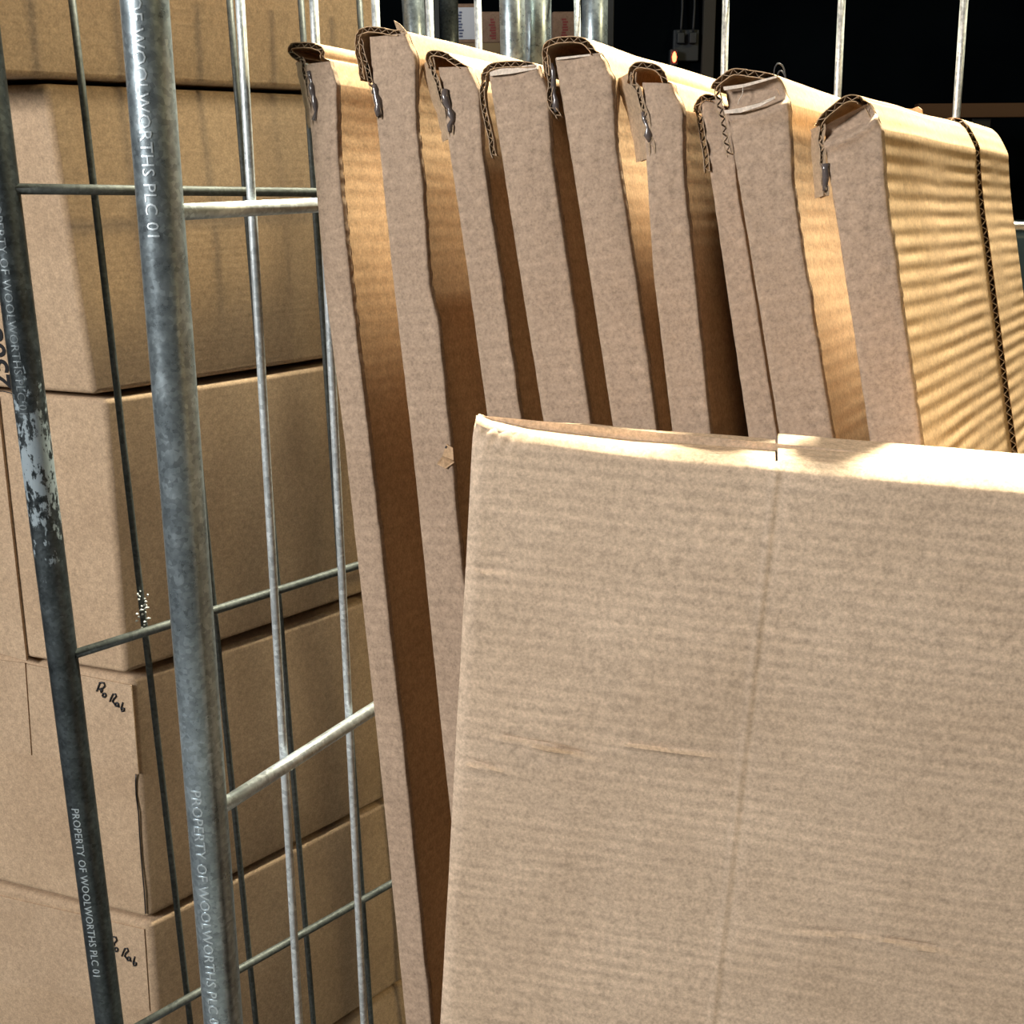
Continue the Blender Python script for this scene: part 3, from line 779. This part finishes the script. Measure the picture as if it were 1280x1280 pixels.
plate(b3[0], [(-60, 480), (-4, 496), (12, 640), (33, 826), (-60, 800)], KRAFT_FLAP, 'overlapping_flap', b3[1], .0045, .004)
plate(b4[0], [(-60, 818), (31, 829), (39, 944), (-60, 930)], KRAFT_FLAP, 'end_flap', b4[1], .0018, .0018)
plate(b4[0], [(33, 830), (164, 857), (173, 967), (41, 944)], KRAFT_FLAP, 'end_flap', b4[1], .0018, .0018)
plate(b5[0], [(-60, 1106), (180, 1162), (187, 1264), (-60, 1216)], KRAFT_FLAP, 'end_flap', b5[1], .0018, .0018)
strokes(b4[0], b4[1], [[(170, 968), (169, 985), (171, 1000), (175, 1030), (174, 1055), (179, 1090), (182, 1142)]], .0010, 'torn_corner_line', .0006)
# handwriting
def hand(root, p, dx, dy, r=.0013):
    circ = lambda x, y, r0: [(x + r0*math.cos(a), y + r0*1.15*math.sin(a)) for a in [k*math.pi/5 for k in range(11)]]
    w_ = [[(125.2, 853), (123, 858), (121, 864)], [(124, 854), (128, 852.3), (131.9, 855), (130.5, 859.6), (126, 861.5), (123, 861.5)], [(126.8, 860), (125.4, 868), (127, 863.5), (128.4, 862.3)],
          circ(130.2, 869, 2.2), [(137.3, 877), (140, 868.7), (142.5, 866.5), (146, 868.7), (144.6, 872.3), (139.6, 875), (142, 878.6), (143.8, 880.4)],
          circ(145.8, 880.6, 2.0), [(147.8, 879), (147.7, 882.5), (149, 884)], [(153.4, 878), (152, 883), (150.9, 888.6), (154, 890), (156, 886.8), (154.5, 884.4), (151.8, 885.6)]]
    strokes(root, p, [[(u+dx, v+dy) for u, v in ln] for ln in w_], r, 'handwritten_words', .0026)
hand(*b4[:2], 0, 0); hand(*b5[:2], 15, 318)

# ------------------------------------------------------------------ dark background
WOODM = plain('darkened_timber', (.035, .032, .025), .8)  # timber, rack, socket and cable colours darkened: background dimness is put in them
BEAM = plain('rack_beam_paint', (.07, .030, .008), .7)
TOTE = plain('dark_teal_plastic', (.035, .06, .065), .45)
TOTE2 = plain('grey_teal_plastic', (.10, .15, .16), .5)
SOCK = plain('darkened_grey_plastic', (.018, .023, .026), .6)
CABLE = plain('grey_cable', (.014, .017, .02), .6)
PAPER = plain('white_label_paper', (.42, .46, .54), .6)  # label white lowered with the shelf boxes, their dimness put into colour
RED = plain('red_print', (.16, .02, .02), .6)
BLUE = plain('blue_print', (.06, .08, .16), .6)
YW = 4.52
def wp(u, v, Y=YW): return at_y(u, v, Y)
def M0(p): return Matrix.Translation(p)
# timber batten on the wall
a = wp(887, 0); m = MB(); m.box((0, 0, 0), (.021, .015, .85)); o = m.build('timber_batten', WOODM, None, None, bevel=.003); o.location = (a.x, YW, a.z - .05)
props(o, 'dim upright timber batten on the dark wall, left of the second thin wire', 'batten')
# double socket with plugs
a = wp(857, 57); sk = empty('wall_socket', M0(V((a.x, YW, a.z))), 'dim double wall socket with two plugs in the dark, beside the red lamp', 'socket')
m = MB(); m.box((0, 0, 0), (.045, .012, .052)); m.build('face_plate', SOCK, sk, None, bevel=.005)
for dx in (-.022, .020):
    m = MB(); m.box((dx, -.025, .022), (.013, .016, .018)); pl = m.build('plug', SOCK, sk, None, bevel=.004)
    m = MB(); m.tube([V((dx, -.03, .038)), V((dx, -.035, .06)), V((dx+.004, -.02, .12)), V((dx+.002, -.006, .30)), V((dx, -.004, .62))], .0042, 8); m.build('cable', CABLE, pl)
lm, nt, b = new_mat('red_lamp_glow'); b.inputs['Base Color'].default_value = (.6, .02, .01, 1); b.inputs['Emission Color'].default_value = (1, .10, .04, 1); b.inputs['Emission Strength'].default_value = 9
a = wp(843, 71, 4.44); lp = empty('indicator_lamp', M0(a), 'small glowing red indicator lamp in the dark', 'lamp')
m = MB(); m.tube([(0, .0, -.018), (0, 0, -.012), (0, 0, 0), (0, 0, .010), (0, 0, .017)], [.003, .007, .0085, .006, .002], 10); m.build('red_lens', lm, lp)
m = MB(); m.box((0, .03, 0), (.014, .020, .026)); m.build('housing', SOCK, lp, None, bevel=.003)
# rack beam with upright at the right
a = wp(1250, 138, 4.1); rk = empty('pallet_rack', M0(V((a.x, 4.1, 0))), 'dim orange-brown rack beam and upright in the dark at the right', 'rack')
m = MB(); m.box((.35, 0, a.z), (.62, .02, .022)); m.build('beam', BEAM, rk, None, bevel=.003)
for k, dx in enumerate((-.055, 1.0)):
    m = MB(); m.box((dx, .03, a.z/2), (.03, .03, a.z/2)); m.build('upright', SOCK if 0 else plain('rack_upright_paint', (.010, .008, .006), .7), rk, None, bevel=.003)
# dark tote and teal lid low at the right
a = at_y(1262, 340, 2.2); t0 = empty('plastic_tote', M0(V((a.x+.30, 2.35, 0))), 'dark teal plastic crate tower behind the right edge of the cartons', 'crate')
top = at_y(1262, 287, 2.2).z; mid = at_y(1262, 430, 2.2).z
m = MB(); m.box((0, 0, (mid+top)/2+.005), (.36, .22, (top-mid)/2-.006)); m.build('upper_crate', TOTE, t0, None, bevel=.012)
m = MB(); m.box((0, 0, mid-.012), (.375, .235, .016)); m.build('crate_rim', TOTE2, t0, None, bevel=.004)
m = MB(); m.box((0, 0, (mid-.03)/2), (.35, .21, (mid-.03)/2)); m.build('lower_crate', TOTE2, t0, None, bevel=.012)
# boxes behind, on a shelf between the cage posts
Yb = 2.75
sh_z = at_y(600, 61, Yb).z; xl, xr = at_y(563, 60, Yb).x, at_y(726, 60, Yb).x
shf = empty('shelving_unit', M0(V(((xl+xr)/2, Yb+.2, 0))), 'dim wooden shelving seen between the galvanised posts', 'shelf')
SHW = plain('shelf_board_wood', (.18, .13, .07), .7)
for z in (sh_z, sh_z + .62, .45, .95): 
    m = MB(); m.box((0, 0, z), ((xr-xl)/2+.04, .21, .011)); m.build('shelf_board', SHW, shf, None, bevel=.002)
for sx in (-1, 1):
    for sy in (-1, 1):
        m = MB(); m.box((sx*((xr-xl)/2+.055), sy*.19, 1.1), (.014, .014, 1.1)); m.build('upright', CABLE, shf, None, bevel=.002)
DIMCARD = cardboard('darkened_card', (.20, .135, .10), ripple=0, rip_col=0)  # card darkened: the dimness behind the posts is put into its colour
def shelf_box(u0, u1, vt, label, mark, name='labelled_box'):
    x0, x1 = at_y(u0, 0, Yb).x, at_y(u1, 0, Yb).x; zt = at_y(u0, vt, Yb).z; zb = sh_z + .0115
    r_ = empty(name, M0(V(((x0+x1)/2, Yb, zb))), label, 'box'); hx = (x1-x0)/2; h = (zt-zb)/2
    m = MB(); m.box((0, .155, h), (hx, .15, h)); m.build('box_body', DIMCARD, r_, None, bevel=.004)
    rn = random.Random(int(u0))
    if mark == 'label':
        m = MB(); m.box((.002, .0045, h*1.0), (hx*.8, .0008, h*.80)); lb = m.build('paper_label', PAPER, r_)
        m = MB()
        for k in range(9): m.box((-hx*.45 + rn.uniform(-.002, .002), .0032, h*.35 + k*h*.15), (hx*rn.uniform(.10, .22), .0005, h*.045))
        m.build('label_print', BLUE, lb)
    else:
        m = MB()
        for k in range(8): m.box((rn.uniform(-.002, .002), .0045, h*.3 + k*h*.17), (hx*rn.uniform(.14, .26), .0006, h*.06))
        m.build('red_print', RED, r_)
    return r_
shelf_box(566, 597, 4, 'small brown box with a white paper label, between the second and third galvanised uprights', 'label')
shelf_box(600, 631, 14, 'small brown box with red print, left of the thick galvanised post', 'red')
shelf_box(690, 722, 14, 'small brown box with red print, right of the thick galvanised posts', 'red')
